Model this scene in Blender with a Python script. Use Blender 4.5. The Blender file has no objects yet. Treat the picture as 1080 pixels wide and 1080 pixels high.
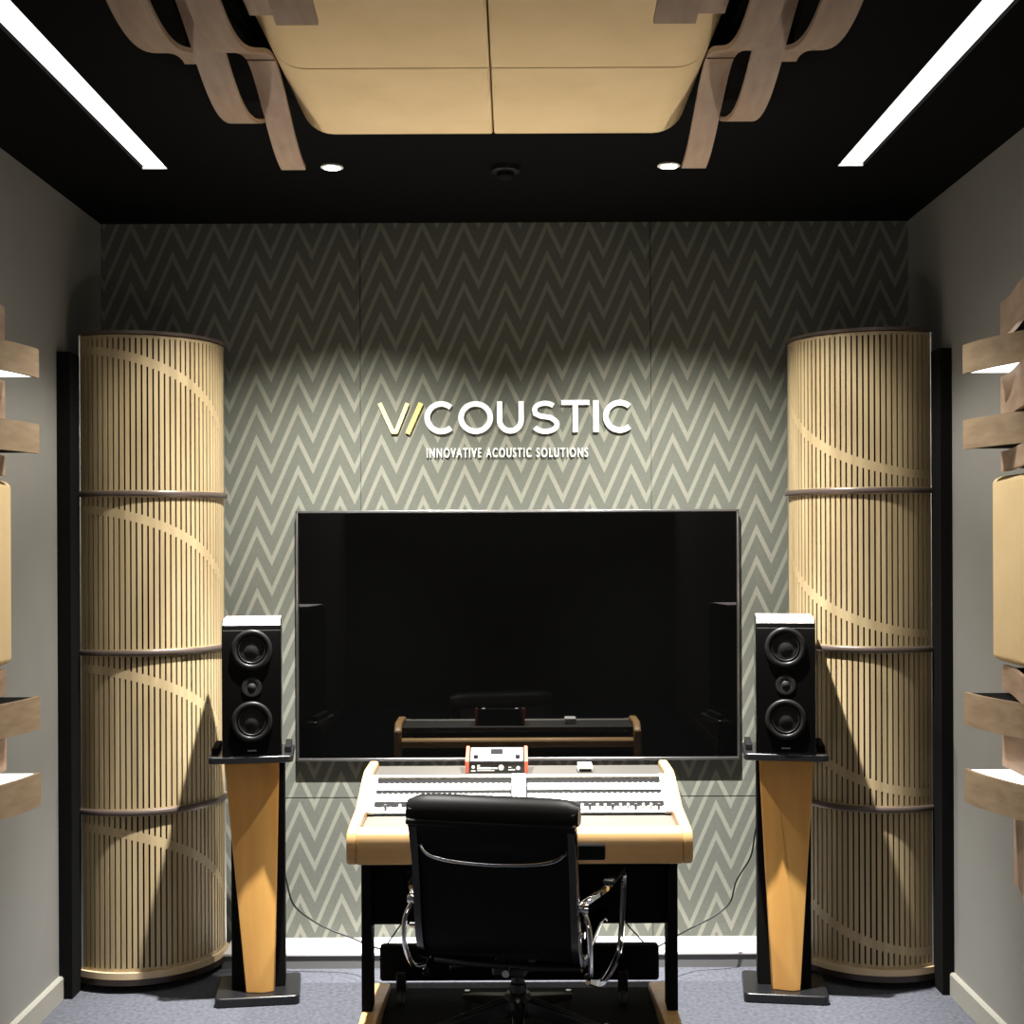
import bpy, bmesh, math, random
from mathutils import Vector, Matrix
random.seed(4)
S = bpy.context.scene
COL = S.collection
PI = math.pi
# ------------------------------------------------------------------ camera
F = 1400.0; VX = 541.0; VY = 568.0; EYE = 1.70; YB = 5.46
cd = bpy.data.cameras.new('camera'); cam = bpy.data.objects.new('camera', cd); COL.objects.link(cam)
cd.sensor_width = 36; cd.lens = F / 1080 * 36
cd.shift_x = -(VX - 540) / 1080; cd.shift_y = (VY - 540) / 1080
cam.matrix_world = Matrix.Translation((0, 0, EYE)) @ Matrix.Rotation(math.radians(90), 4, 'X') @ Matrix.Rotation(math.radians(-0.25), 4, 'Z')
S.camera = cam
# ------------------------------------------------------------------ world and exposure
w = bpy.data.worlds.new('world'); S.world = w; w.use_nodes = True
w.node_tree.nodes['Background'].inputs[0].default_value = (0.9, 0.95, 1, 1)
w.node_tree.nodes['Background'].inputs[1].default_value = 0.0
S.view_settings.view_transform = 'Standard'; S.view_settings.look = 'None'
S.view_settings.gamma = 1; S.view_settings.use_curve_mapping = False
S.view_settings.exposure = 0.0
STRIP_E = 1.4; STRIP_W = 6.5; SPOT_W = 125.0; BEAM_W = 360.0; CORE_W = 1300.0; REAR_W = 30.0; LED_E = 1.8; UP_W = 3.9

def light(name, kind, loc, rot, energy, color, **kw):
    l = bpy.data.lights.new(name, kind); l.energy = energy; l.color = color
    for k, v in kw.items(): setattr(l, k, v)
    o = bpy.data.objects.new(name, l); COL.objects.link(o); o.location = loc; o.rotation_euler = rot
    return o

XC = -0.03; XL = -1.69; XR = 1.63; ZC = 3.0; YR = -2.6
SPX = (-0.624, 0.548)
for x in SPX:
    light('downlight_spill', 'SPOT', (x, 4.62, ZC - 0.03), (0, 0, 0), SPOT_W, (1, 0.96, 0.86),
          spot_size=math.radians(122), spot_blend=0.4, shadow_soft_size=0.02)
    light('downlight_beam', 'SPOT', (x, 4.62, ZC - 0.03), (math.radians(13), 0, 0), BEAM_W, (1, 0.97, 0.92),
          spot_size=math.radians(84), spot_blend=0.95, shadow_soft_size=0.02)
    light('downlight_core', 'SPOT', (x, 4.62, ZC - 0.03), (math.radians(5), 0, 0), CORE_W, (1, 0.98, 0.95),
          spot_size=math.radians(56), spot_blend=0.9, shadow_soft_size=0.02)
SL = [(-1.293, -1.204), (1.144, 1.233)]; SY0, SY1 = 0.6, 4.655
for x0, x1 in SL:
    light('strip_light_output', 'AREA', ((x0+x1)/2, (SY0+SY1)/2, ZC+0.012), (0, 0, 0), STRIP_W, (1, 0.98, 0.93),
          shape='RECTANGLE', size=x1-x0-0.006, size_y=SY1-SY0-0.01, spread=math.radians(100))
for x, s_ in ((XL+0.150, 1), (XR-0.160, -1)):   # added fill at the glowing tops of the lowest ribbons, for the ceiling panels
    light('ribbon_uplight', 'AREA', (x, 4.00, 0.975), (0, math.radians(180+40*s_), 0), UP_W, (1, 0.93, 0.82),
          shape='RECTANGLE', size=0.04, size_y=0.34, spread=math.radians(75))
light('rear_fill_light', 'AREA', ((XL + XR) / 2, YR + 0.08, 2.45), (math.radians(78), 0, 0), REAR_W, (1, 0.93, 0.82),  # unseen lamp added behind the camera to brighten the ceiling panels
      shape='RECTANGLE', size=2.4, size_y=0.5)

# ------------------------------------------------------------------ helpers
class MB:
    def __init__(s): s.v = []; s.f = []
    def add(s, vs, fs):
        n = len(s.v); s.v += [tuple(v) for v in vs]; s.f += [tuple(i + n for i in f) for f in fs]; return s
    def box(s, x0, x1, y0, y1, z0, z1):
        return s.add([(x0,y0,z0),(x1,y0,z0),(x1,y1,z0),(x0,y1,z0),(x0,y0,z1),(x1,y0,z1),(x1,y1,z1),(x0,y1,z1)],
                     [(0,3,2,1),(4,5,6,7),(0,1,5,4),(1,2,6,5),(2,3,7,6),(3,0,4,7)])
    def prism(s, pts, a, b, axis='z'):           # polygon extruded along an axis
        def P(p, t):
            return {'z': (p[0], p[1], t), 'x': (t, p[0], p[1]), 'y': (p[0], t, p[1])}[axis]
        n = len(pts)
        s.add([P(p, a) for p in pts] + [P(p, b) for p in pts],
              [tuple(range(n))[::-1], tuple(range(n, 2*n))] + [(i, (i+1) % n, n+(i+1) % n, n+i) for i in range(n)])
        return s
    def grid(s, rows):                            # closed-off grid of points, no caps
        m = len(rows[0]); vs = [p for r in rows for p in r]
        s.add(vs, [(i*m+j, i*m+j+1, (i+1)*m+j+1, (i+1)*m+j) for i in range(len(rows)-1) for j in range(m-1)])
        return s
    def sweep(s, path, prof, up=(0,0,1), cap=True, closed=False, widths=None):
        P = [Vector(p) for p in path]; n = len(P); k = len(prof); rings = []
        for i in range(n):
            if closed: t = P[(i+1) % n] - P[i-1]
            else: t = P[min(i+1, n-1)] - P[max(i-1, 0)]
            t.normalize(); a = t.cross(Vector(up))
            if a.length < 1e-4: a = t.cross(Vector((1,0,0)))
            a.normalize(); b = a.cross(t)
            sc = widths[i] if widths else 1
            rings.append([P[i] + a*u*sc + b*v*sc for u, v in prof])
        vs = [p for r in rings for p in r]; fs = []
        for i in range(n if closed else n-1):
            for j in range(k):
                a0 = i*k+j; a1 = i*k+(j+1) % k; b0 = ((i+1) % n)*k+j; b1 = ((i+1) % n)*k+(j+1) % k
                fs.append((a0, a1, b1, b0))
        if cap and not closed: fs += [tuple(range(k)), tuple(range((n-1)*k, n*k))[::-1]]
        return s.add(vs, fs)
    def tube(s, path, r, k=10, closed=False, up=(0,0,1), widths=None):
        return s.sweep(path, [(r*math.cos(2*PI*i/k), r*math.sin(2*PI*i/k)) for i in range(k)], up, True, closed, widths)
    def lathe(s, prof, loc, axis='z', k=28):      # (radius, height) pairs around an axis
        rows = []
        for r, h in prof:
            row = []
            for i in range(k):
                c, d = r*math.cos(2*PI*i/k), r*math.sin(2*PI*i/k)
                p = {'z': (c, d, h), 'y': (c, h, d), 'x': (h, c, d)}[axis]
                row.append((p[0]+loc[0], p[1]+loc[1], p[2]+loc[2]))
            rows.append(row)
        n = len(rows); vs = [p for r in rows for p in r]
        fs = [(i*k+j, i*k+(j+1) % k, (i+1)*k+(j+1) % k, (i+1)*k+j) for i in range(n-1) for j in range(k)]
        fs += [tuple(range(k))[::-1], tuple(range((n-1)*k, n*k))]
        return s.add(vs, fs)
    def build(s, name, m, parent=None, smooth=None, bevel=0, seg=2, sub=0):
        me = bpy.data.meshes.new(name); me.from_pydata(s.v, [], s.f); me.update()
        bm = bmesh.new(); bm.from_mesh(me); bmesh.ops.recalc_face_normals(bm, faces=bm.faces[:]); bm.to_mesh(me); bm.free()
        me.materials.append(m)
        o = bpy.data.objects.new(name, me); COL.objects.link(o)
        if parent: o.parent = parent
        if bevel:
            b = o.modifiers.new('bevel', 'BEVEL'); b.width = bevel; b.segments = seg; b.limit_method = 'ANGLE'; b.angle_limit = math.radians(35)
        if sub:
            b = o.modifiers.new('sub', 'SUBSURF'); b.levels = b.render_levels = sub
        if smooth or bevel or sub:
            for p in me.polygons: p.use_smooth = True
            ang = smooth if smooth else 35
            try: me.set_sharp_from_angle(angle=math.radians(ang))
            except Exception: pass
        return o

def tag(o, label=None, cat=None, group=None, kind=None):
    if label: o['label'] = label
    if cat: o['category'] = cat
    if group: o['group'] = group
    if kind: o['kind'] = kind
    return o
def empty(name, loc=(0,0,0), rz=0, label=None, cat=None, group=None):
    o = bpy.data.objects.new(name, None); COL.objects.link(o); o.location = loc; o.rotation_euler = (0,0,rz)
    o.empty_display_size = 0.1
    return tag(o, label, cat, group)
def copy_tree(o, parent=None):
    c = o.copy(); COL.objects.link(c); c.parent = parent
    for ch in list(o.children): copy_tree(ch, c)
    return c
def struct(o): o['kind'] = 'structure'; return o

# ------------------------------------------------------------------ materials
def mat(name, col, rough=0.5, metal=0.0, noise=None, bump=None, spec=0.5, coat=0.0):
    m = bpy.data.materials.new(name); m.use_nodes = True; nt = m.node_tree; b = nt.nodes['Principled BSDF']
    b.inputs['Base Color'].default_value = (*col, 1); b.inputs['Roughness'].default_value = rough
    b.inputs['Metallic'].default_value = metal; b.inputs['Specular IOR Level'].default_value = spec
    b.inputs['Coat Weight'].default_value = coat
    tc = nt.nodes.new('ShaderNodeTexCoord')
    if noise:                                     # (scale xyz, second colour, detail)
        mp = nt.nodes.new('ShaderNodeMapping'); mp.inputs['Scale'].default_value = noise[0]
        n = nt.nodes.new('ShaderNodeTexNoise'); n.inputs['Scale'].default_value = 1; n.inputs['Detail'].default_value = noise[2]
        cr = nt.nodes.new('ShaderNodeValToRGB'); cr.color_ramp.elements[0].position = 0.3; cr.color_ramp.elements[1].position = 0.7
        cr.color_ramp.elements[0].color = (*col, 1); cr.color_ramp.elements[1].color = (*noise[1], 1)
        nt.links.new(tc.outputs['Object'], mp.inputs[0]); nt.links.new(mp.outputs[0], n.inputs['Vector'])
        nt.links.new(n.outputs[0], cr.inputs[0]); nt.links.new(cr.outputs[0], b.inputs['Base Color'])
    if bump:                                      # (scale, strength, distance)
        n2 = nt.nodes.new('ShaderNodeTexNoise'); n2.inputs['Scale'].default_value = bump[0]; n2.inputs['Detail'].default_value = 3
        bp = nt.nodes.new('ShaderNodeBump'); bp.inputs['Strength'].default_value = bump[1]; bp.inputs['Distance'].default_value = bump[2]
        nt.links.new(tc.outputs['Object'], n2.inputs['Vector']); nt.links.new(n2.outputs[0], bp.inputs['Height'])
        nt.links.new(bp.outputs[0], b.inputs['Normal'])
    return m
def emit(name, col, e):
    m = bpy.data.materials.new(name); m.use_nodes = True; b = m.node_tree.nodes['Principled BSDF']
    b.inputs['Base Color'].default_value = (0.8,0.8,0.8,1); b.inputs['Emission Color'].default_value = (*col,1)
    b.inputs['Emission Strength'].default_value = e
    return m
M = {}
M['wall'] = mat('grey wall paint', (0.168,0.165,0.150), 0.85, noise=((3,3,3), (0.185,0.181,0.166), 4), bump=(90,0.05,0.002))
M['skirt'] = mat('baseboard paint', (0.25,0.24,0.205), 0.6)
M['ceil'] = mat('black ceiling', (0.004,0.004,0.004), 0.95, spec=0.05, bump=(120,0.1,0.002))
M['black_matte'] = mat('matte black fabric', (0.004,0.004,0.004), 0.9, spec=0.1)
M['carpet'] = mat('blue grey carpet', (0.055,0.058,0.070), 0.98, spec=0.1, noise=((60,60,60), (0.095,0.099,0.117), 6), bump=(500,0.6,0.004))
M['ledge'] = mat('pale ledge', (0.62,0.60,0.60), 0.5)
M['ledge_front'] = mat('grey ledge front', (0.13,0.13,0.13), 0.6)
M['slat'] = mat('pale oak slats', (0.29,0.218,0.118), 0.5, noise=((22,22,1.6), (0.43,0.335,0.19), 8), bump=(60,0.05,0.001))
M['ring'] = mat('brown metal ring', (0.10,0.075,0.065), 0.35, metal=0.3)
M['rim'] = mat('pale wood rim', (0.55,0.42,0.26), 0.45)
M['dark_brown'] = mat('dark brown plinth', (0.025,0.016,0.012), 0.35)
M['alu'] = mat('brushed aluminium', (0.72,0.72,0.70), 0.28, metal=1)
M['chrome'] = mat('polished chrome', (0.85,0.85,0.88), 0.06, metal=1)
M['frame_metal'] = mat('polished aluminium chair frame', (0.15,0.15,0.155), 0.15, metal=1)
M['ribbon'] = mat('walnut ribbon veneer', (0.26,0.17,0.115), 0.55, noise=((30,3,30), (0.38,0.265,0.185), 8), bump=(60,0.04,0.001))
M['ribbon_light'] = mat('oak ribbon veneer', (0.24,0.165,0.10), 0.55, noise=((40,4,40), (0.34,0.25,0.155), 8), bump=(60,0.04,0.001))
M['foam'] = mat('cream fabric foam', (0.66,0.50,0.28), 0.95, spec=0.1, noise=((6,6,6), (0.72,0.55,0.32), 5), bump=(700,0.15,0.001))
M['beech'] = mat('honey beech', (0.55,0.27,0.065), 0.38, noise=((14,14,2.0), (0.66,0.36,0.10), 6), coat=0.2)
M['rim_wood'] = mat('console oak', (0.56,0.32,0.12), 0.38, noise=((2,30,30), (0.68,0.42,0.18), 6), coat=0.2)
M['black_gloss'] = mat('satin black lacquer', (0.008,0.008,0.009), 0.28)
M['speaker'] = mat('black speaker lacquer', (0.002,0.0018,0.0018), 0.10, spec=0.5)
M['speaker_top_glare'] = mat('speaker top painted glare', (0.27,0.235,0.23), 0.4)  # overexposed light on the black top, put into a pale colour
M['cone'] = mat('black cone', (0.005,0.005,0.005), 0.6, spec=0.2)
M['surround'] = mat('rubber surround', (0.006,0.006,0.006), 0.4, spec=0.16)
M['leather'] = mat('black leather', (0.005,0.005,0.005), 0.5, spec=0.15, bump=(180,0.15,0.001))
M['screen'] = mat('television glass', (0.001,0.001,0.001), 0.02, spec=0.6)
M['bezel'] = mat('silver television bezel', (0.45,0.45,0.46), 0.3, metal=1)
M['white'] = mat('white plastic', (0.80,0.79,0.76), 0.45)
M['cream'] = mat('cream metal', (0.72,0.70,0.62), 0.4)
M['tray'] = mat('grey brown metal tray', (0.085,0.075,0.06), 0.55)
M['shelf'] = mat('dark grey shelf', (0.045,0.042,0.036), 0.6, spec=0.3)
M['dark_row'] = mat('black module slot', (0.003,0.003,0.003), 0.7, spec=0.1)
M['knob_blue'] = mat('grey knobs', (0.10,0.10,0.12), 0.4)
M['red'] = mat('red side cheek', (0.62,0.11,0.05), 0.4)
M['device_top'] = mat('grey device panel', (0.20,0.20,0.22), 0.4)
M['cable'] = mat('black cable', (0.008,0.008,0.008), 0.5)
M['letter_white'] = mat('white lettering', (0.92,0.92,0.92), 0.4)
M['letter_pale'] = mat('pale yellow lettering', (0.80,0.72,0.30), 0.4)
M['letter_yellow'] = mat('yellow lettering', (0.80,0.62,0.16), 0.4)
M['rubber'] = mat('caster rubber', (0.02,0.02,0.02), 0.5)
M['strip'] = emit('strip light diffuser', (1,0.99,0.97), STRIP_E)
M['led'] = emit('led diffuser', (1,0.98,0.93), LED_E)
M['bulb'] = emit('downlight lens', (1,0.97,0.9), 30)

def zigzag_material():
    m = bpy.data.materials.new('zigzag wall covering'); m.use_nodes = True; nt = m.node_tree; b = nt.nodes['Principled BSDF']
    b.inputs['Roughness'].default_value = 0.9; b.inputs['Specular IOR Level'].default_value = 0.2
    N = nt.nodes.new; L = nt.links.new
    tc = N('ShaderNodeTexCoord'); sp = N('ShaderNodeSeparateXYZ'); L(tc.outputs['Object'], sp.inputs[0])
    def mth(op, a, c=None, d=None):
        n = N('ShaderNodeMath'); n.operation = op
        for i, q in enumerate((a, c, d)):
            if q is None: continue
            if isinstance(q, (int, float)): n.inputs[i].default_value = q
            else: L(q, n.inputs[i])
        return n.outputs[0]
    W = 0.1712; P = 0.1258; a = 0.355; x0 = -1.053; z0 = 1.862
    u = mth('FRACT', mth('ADD', mth('DIVIDE', mth('SUBTRACT', sp.outputs['X'], x0), W), 40.0))
    g1 = mth('MULTIPLY', u, -1 / a)
    g2 = mth('SUBTRACT', mth('MULTIPLY', mth('SUBTRACT', u, a), 2 / (1 - a)), 1.0)
    sel = mth('GREATER_THAN', u, a)
    g = mth('ADD', mth('MULTIPLY', g1, mth('SUBTRACT', 1.0, sel)), mth('MULTIPLY', g2, sel))
    ph = mth('FRACT', mth('ADD', mth('SUBTRACT', mth('DIVIDE', mth('SUBTRACT', sp.outputs['Z'], z0), P), g), 40.5))
    d = mth('ABSOLUTE', mth('SUBTRACT', ph, 0.5))
    st = mth('MULTIPLY_ADD', mth('SUBTRACT', 0.158, d), 24, 0.5)
    cl = N('ShaderNodeClamp'); L(st, cl.inputs[0])
    no = N('ShaderNodeTexNoise'); no.inputs['Scale'].default_value = 160; L(tc.outputs['Object'], no.inputs['Vector'])
    mx = N('ShaderNodeMix'); mx.data_type = 'RGBA'; mx.inputs['A'].default_value = (0.110,0.116,0.098,1); mx.inputs['B'].default_value = (0.205,0.208,0.172,1)
    L(cl.outputs[0], mx.inputs['Factor'])
    mu = N('ShaderNodeMix'); mu.data_type = 'RGBA'; mu.blend_type = 'MULTIPLY'; mu.inputs['Factor'].default_value = 0.25
    L(mx.outputs['Result'], mu.inputs['A']); L(no.outputs[0], mu.inputs['B']); L(mu.outputs['Result'], b.inputs['Base Color'])
    return m
M['zigzag'] = zigzag_material()

# ------------------------------------------------------------------ the room
struct(MB().box(XL-0.3, XR+0.3, YR-0.1, YB+0.3, -0.1, 0).build('floor', M['carpet']))
struct(MB().box(XL-0.12, XL, YR, YB+0.1, 0, ZC).build('wall_left', M['wall']))
struct(MB().box(XR, XR+0.12, YR, YB+0.1, 0, ZC).build('wall_right', M['wall']))
struct(MB().box(XL-0.12, XR+0.12, YR-0.1, YR, 0, ZC).build('wall_rear', M['wall']))
# back wall: six fabric-covered fields with thin joints
bw = MB(); g = 0.0022
bw.box(XL, XR, YB+0.012, YB+0.1, 0, ZC)
for x0, x1 in ((XL, -0.624), (-0.624, 0.569), (0.569, XR)):
    bw.box(x0+(g if x0 > XL else 0), x1-(g if x1 < XR else 0), YB, YB+0.013, 0.0, 0.637-g)
    bw.box(x0+(g if x0 > XL else 0), x1-(g if x1 < XR else 0), YB, YB+0.013, 0.637+g, ZC)
struct(bw.build('wall_back', M['zigzag']))
# ceiling with two light slots cut through
cb = MB(); xs = [XL-0.12, SL[0][0], SL[0][1], SL[1][0], SL[1][1], XR+0.12]
for i in (0, 2, 4): cb.box(xs[i], xs[i+1], YR-0.1, YB+0.1, ZC, ZC+0.1)
for i in (1, 3):
    cb.box(xs[i], xs[i+1], YR-0.1, SY0, ZC, ZC+0.1); cb.box(xs[i], xs[i+1], SY1, YB+0.1, ZC, ZC+0.1)
struct(cb.build('ceiling', M['ceil']))
# baseboards
for nm, x, s in (('baseboard_left', XL, 1), ('baseboard_right', XR, -1)):
    struct(MB().prism([(x, 0), (x+s*0.018, 0), (x+s*0.018, 0.078), (x+s*0.012, 0.085), (x, 0.085)], YR, 4.918, 'y').build(nm, M['skirt']))
# ledge along the back wall
lg = empty('trim_ledge'); lg['kind'] = 'structure'
MB().box(-1.16, 1.10, 5.25, YB, 0.05, 0.062).build('ledge_top', M['ledge'], lg, bevel=0.003)
MB().box(-1.16, 1.10, 5.255, YB, 0, 0.05).build('ledge_front', M['ledge_front'], lg)

# ------------------------------------------------------------------ ceiling lamps
side = ['left', 'right']
for i, (x0, x1) in enumerate(SL):
    t = empty('strip_light', ((x0+x1)/2, SY1, ZC), label='long recessed white strip light in the black ceiling, nearer the %s wall' % side[i], cat='ceiling light', group='recessed strip lights')
    a = (x1-x0)/2
    MB().box(-a, a, SY0-SY1+0.004, -0.004, 0.014, 0.024).build('diffuser', M['strip'], t)
    hs = MB(); hs.box(-a-0.004, -a-0.0005, SY0-SY1, 0.004, 0.001, 0.05); hs.box(a+0.0005, a+0.004, SY0-SY1, 0.004, 0.001, 0.05); MB().box(-a, a, -0.004, -0.001, 0.0005, 0.05).build('end_cap', M['white'], t); hs.box(-a, a, SY0-SY1+0.001, SY0-SY1+0.004, 0.001, 0.05)
    hs.build('housing', M['ceil'], t)
for i, x in enumerate(SPX):
    t = empty('downlight', (x, 4.62, ZC), label='small round lit downlight washing the zigzag wall, on the %s' % side[i], cat='ceiling light', group='round downlights')
    MB().lathe([(0.036,0.0),(0.040,-0.006),(0.030,-0.009),(0.029,0.0)], (0,0,0)).build('bezel', M['white'], t, smooth=40)
    MB().lathe([(0.001,-0.005),(0.029,-0.005),(0.029,-0.002),(0.001,-0.002)], (0,0,0)).build('lens', M['bulb'], t, smooth=40)
t = empty('smoke_detector', (-0.02, 4.64, ZC), label='small black round smoke detector on the black ceiling', cat='smoke detector')
MB().lathe([(0.001,0),(0.052,0),(0.050,-0.018),(0.036,-0.022),(0.001,-0.022)], (0,0,0)).build('base', M['black_gloss'], t, smooth=40)
MB().lathe([(0.001,-0.022),(0.030,-0.022),(0.030,-0.036),(0.022,-0.042),(0.001,-0.042)], (0,0,0)).build('sensor_head', M['black_matte'], t, smooth=40)

# ------------------------------------------------------------------ ceiling cloud
CX = -0.053
def foam_tile(xa, xb, round_a, round_b, y0, y1, label, zb=1.8):
    t = 0.095; r = 0.088; pts = []      # cross-section in xz, measured from the ceiling down
    def corner(cx, cz, a0, a1, n=8): return [(cx + r*1.1*math.cos(a0+(a1-a0)*k/n), cz + r*math.sin(a0+(a1-a0)*k/n)) for k in range(n+1)]
    if round_a: pts += corner(r*1.1, -t+r, PI, 1.5*PI)
    else: pts += [(0.002, 0), (0.002, -t+0.004), (0.006, -t)]
    Wd = xb-xa
    if round_b: pts += corner(Wd-r*1.1, -t+r, 1.5*PI, 2*PI)
    else: pts += [(Wd-0.006, -t), (Wd-0.002, -t+0.004), (Wd-0.002, 0)]
    pts += [(Wd-0.01 if round_b else Wd-0.002, 0)] if round_b else []
    if round_a: pts += [(0.01, 0)]
    rt = empty('foam_panel', (xa, y0, ZC), label=label, cat='acoustic panel', group='cream acoustic panels on the ceiling')
    MB().prism(pts, 0.003, y1-y0-0.003, 'y').build('padded_face', M['foam'], rt, bevel=0.004)
    return rt
rows = [(3.40, 3.955, 'far row, next to the downlights'), (2.845, 3.40, 'near row at the top of the picture')]
for y0, y1, wh in rows:
    foam_tile(CX-0.568, CX, True, False, y0, y1, 'cream padded ceiling panel, %s, left of the seam' % wh)
    foam_tile(CX, CX+0.568, False, True, y0, y1, 'cream padded ceiling panel, %s, right of the seam' % wh)

def wave_pts(lo, hi, ylow, per, y0, y1, n=40):
    out = []
    for k in range(n+1):
        y = y0+(y1-y0)*k/n; c = 0.5+0.5*math.cos(2*PI*(y-ylow)/per)
        c = c**0.8
        out.append((y, hi+(lo-hi)*c))
    return out
def ribbon_mesh(pts, a, b, conv, th=0.012):
    # pts = (along, offset); conv maps (along, offset, width) to a world point
    n = len(pts); top = []
    nor = []
    for i in range(n):
        p, q = pts[max(i-1,0)], pts[min(i+1,n-1)]; dx, dy = q[0]-p[0], q[1]-p[1]; l = math.hypot(dx, dy); nor.append((-dy/l, dx/l))
    m = MB(); vs = []
    for (y, h), (nx, ny) in zip(pts, nor):
        for w_ in (a, b):
            vs.append(conv(y, h, w_)); vs.append(conv(y+nx*th, h+ny*th, w_))
    fs = []
    for i in range(n-1):
        A = i*4; B = A+4
        fs += [(A, A+2, B+2, B), (A+1, B+1, B+3, A+3), (A, B, B+1, A+1), (A+2, A+3, B+3, B+2)]
    fs += [(0,1,3,2), (4*n-4, 4*n-2, 4*n-1, 4*n-3)]
    m.add(vs, fs); return m
DR = [ # (x_left, width, ylow, y0, y1, lowest h, name)
 (-0.852, 0.087, 2.94, 2.35, 3.47, 1.118, 'outermost, curling up first'),
 (-0.765, 0.077, 3.46, 2.95, 3.95, 1.110, 'second from outside, curling up beside the far panel'),
 (-0.686, 0.072, 2.94, 2.35, 3.44, 1.118, 'third from outside, hanging below the near panel'),
 (-0.686, 0.072, 3.97, 3.45, 3.963, 1.103, 'ending square next to the downlight'),
 (-0.590, 0.085, 2.43, 2.35, 3.00, 1.110, 'tucked up dark against the near panel', 1.19),
 (-0.500, 0.090, 2.86, 2.36, 2.83, 1.095, 'cut square at the top edge of the picture'),
]
for sd in (0, 1):
    for x, w_, yl, y0, y1, lo, nm, *hi_ in DR:
        xa = x if sd == 0 else 2*CX-x-w_
        pts = wave_pts(lo, hi_[0] if hi_ else 1.245, yl, 1.02, y0, y1)
        rt = empty('wooden_ribbon', (xa, y0, ZC), label='curved walnut ceiling ribbon %s, on the %s' % (nm, side[sd]), cat='wooden ribbon', group='curved wooden ribbons under the ceiling')
        ribbon_mesh([(a-y0, b) for a, b in pts], 0, w_, lambda y, h, q: (q, y, EYE+h-ZC)).build('veneer_strip', M['ribbon'], rt, smooth=30)
        mb = MB()
        hi = [a for a, b in pts if b > 1.24]
        if hi:
            ym = hi[len(hi)//2]-y0
            hh = min(pts, key=lambda q: abs(q[0]-y0-ym))[1]
        else:
            ym = pts[0][0]-y0; hh = pts[0][1]
        mb.box(0.02, w_-0.02, ym-0.02 if ym > 0.03 else 0, ym+0.03, EYE+hh-ZC+0.006, 0); mb.build('mounting_block', M['black_matte'], rt)

# ------------------------------------------------------------------ wall diffusers (left and right walls)
def wall_unit(sd):
    s = 1 if sd == 0 else -1; xw = XL if sd == 0 else XR
    D = 0.193 if sd == 0 else 0.205
    YE = 4.2
    sn = side[sd]
    def conv_at(x): return lambda y, h, q: (s*h, y, q)
    bars = [(2.215, 2.305, 'uppermost, with light glowing under it'), (1.975, 2.068, 'just above the cream panel'),
            (1.105, 1.208, 'just below the cream panel'), (0.862, 0.966, 'lowest, with light glowing on top')]
    for i, (z0, z1, nm) in enumerate(bars):
        rt = empty('wooden_ribbon', (xw, YE, z0), label='curved oak ribbon on the %s wall, %s' % (sn, nm), cat='wooden ribbon', group='oak ribbons on the %s wall' % sn)
        pts = [(y-YE, h) for y, h in wave_pts(D, 0.02, YE+0.02, 1.35, 3.45, YE)]
        ribbon_mesh(pts, 0, z1-z0, lambda y, h, q: (s*h, y, q), th=-0.014).build('veneer_strip', M['ribbon_light'], rt, smooth=30)
        # the plate closing the space between ribbon and wall
        poly = [(s*(h-0.014), y) for y, h in pts if h > 0.03] + [(s*0.002, pts[-1][0]), (s*0.002, pts[0][0])]
        if i in (0, 1): za, zb = 0.003, 0.009
        else: za, zb = z1-z0-0.009, z1-z0-0.003
        MB().prism(poly, za, zb, 'z').build('light_diffuser' if i in (0, 3) else 'closing_plate', M['led'] if i in (0, 3) else M['black_matte'], rt)
        MB().box(min(0, s*(D-0.02)), max(0, s*(D-0.02)), -0.012, -0.002, 0.01, z1-z0-0.01).build('end_plate', M['black_matte'], rt)
    backs = [(2.30+0.03, 2.44, 'above the uppermost ribbon'), (2.075, 2.205, 'between the two upper ribbons'), (1.905, 1.968, 'above the cream panel'),
             (1.215, 1.295, 'under the cream panel'), (0.975, 1.098, 'between the two lower ribbons'), (0.60, 0.855, 'below the lowest ribbon')]
    for z0, z1, nm in backs:
        rt = empty('wooden_ribbon', (xw, YE, z0), label='shaded brown wooden ribbon set back on the %s wall, %s' % (sn, nm), cat='wooden ribbon', group='recessed ribbons on the %s wall' % sn)
        d0 = 0.085 if z0 > 0.9 else 0.05
        pts = [(y-YE, h) for y, h in wave_pts(0.10 if 0.95 < z0 < 1.0 else 0.19, d0, 3.6, 1.2, 3.45, YE)]
        ribbon_mesh(pts, 0, z1-z0, lambda y, h, q: (s*h, y, q), th=-0.014).build('veneer_strip', M['ribbon'], rt, smooth=30)
        MB().box(min(0, s*(d0-0.012)), max(0, s*(d0-0.012)), -0.03, -0.005, 0.01, z1-z0-0.01).build('spacer', M['black_matte'], rt)
    rt = empty('foam_panel', (xw, YE, 1.305), label='cream padded acoustic panel on the %s wall between the oak ribbons' % sn, cat='acoustic panel', group='cream panels on the side walls')
    H = 0.587; d = 0.105 if sd == 0 else 0.115; r = 0.05; pr = []
    for k in range(7): a = PI*0.5*k/6; pr.append((s*(d-r+r*math.sin(a)), r*0.5-r*0.5*math.cos(a)))
    pr += [(x, H-z) for x, z in pr[::-1]]
    pr = [(0, 0)] + pr + [(0, H)]
    MB().prism(pr, -0.6, 0, 'y').build('padded_face', M['foam'], rt, bevel=0.012, seg=3)
wall_unit(0); wall_unit(1)

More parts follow.
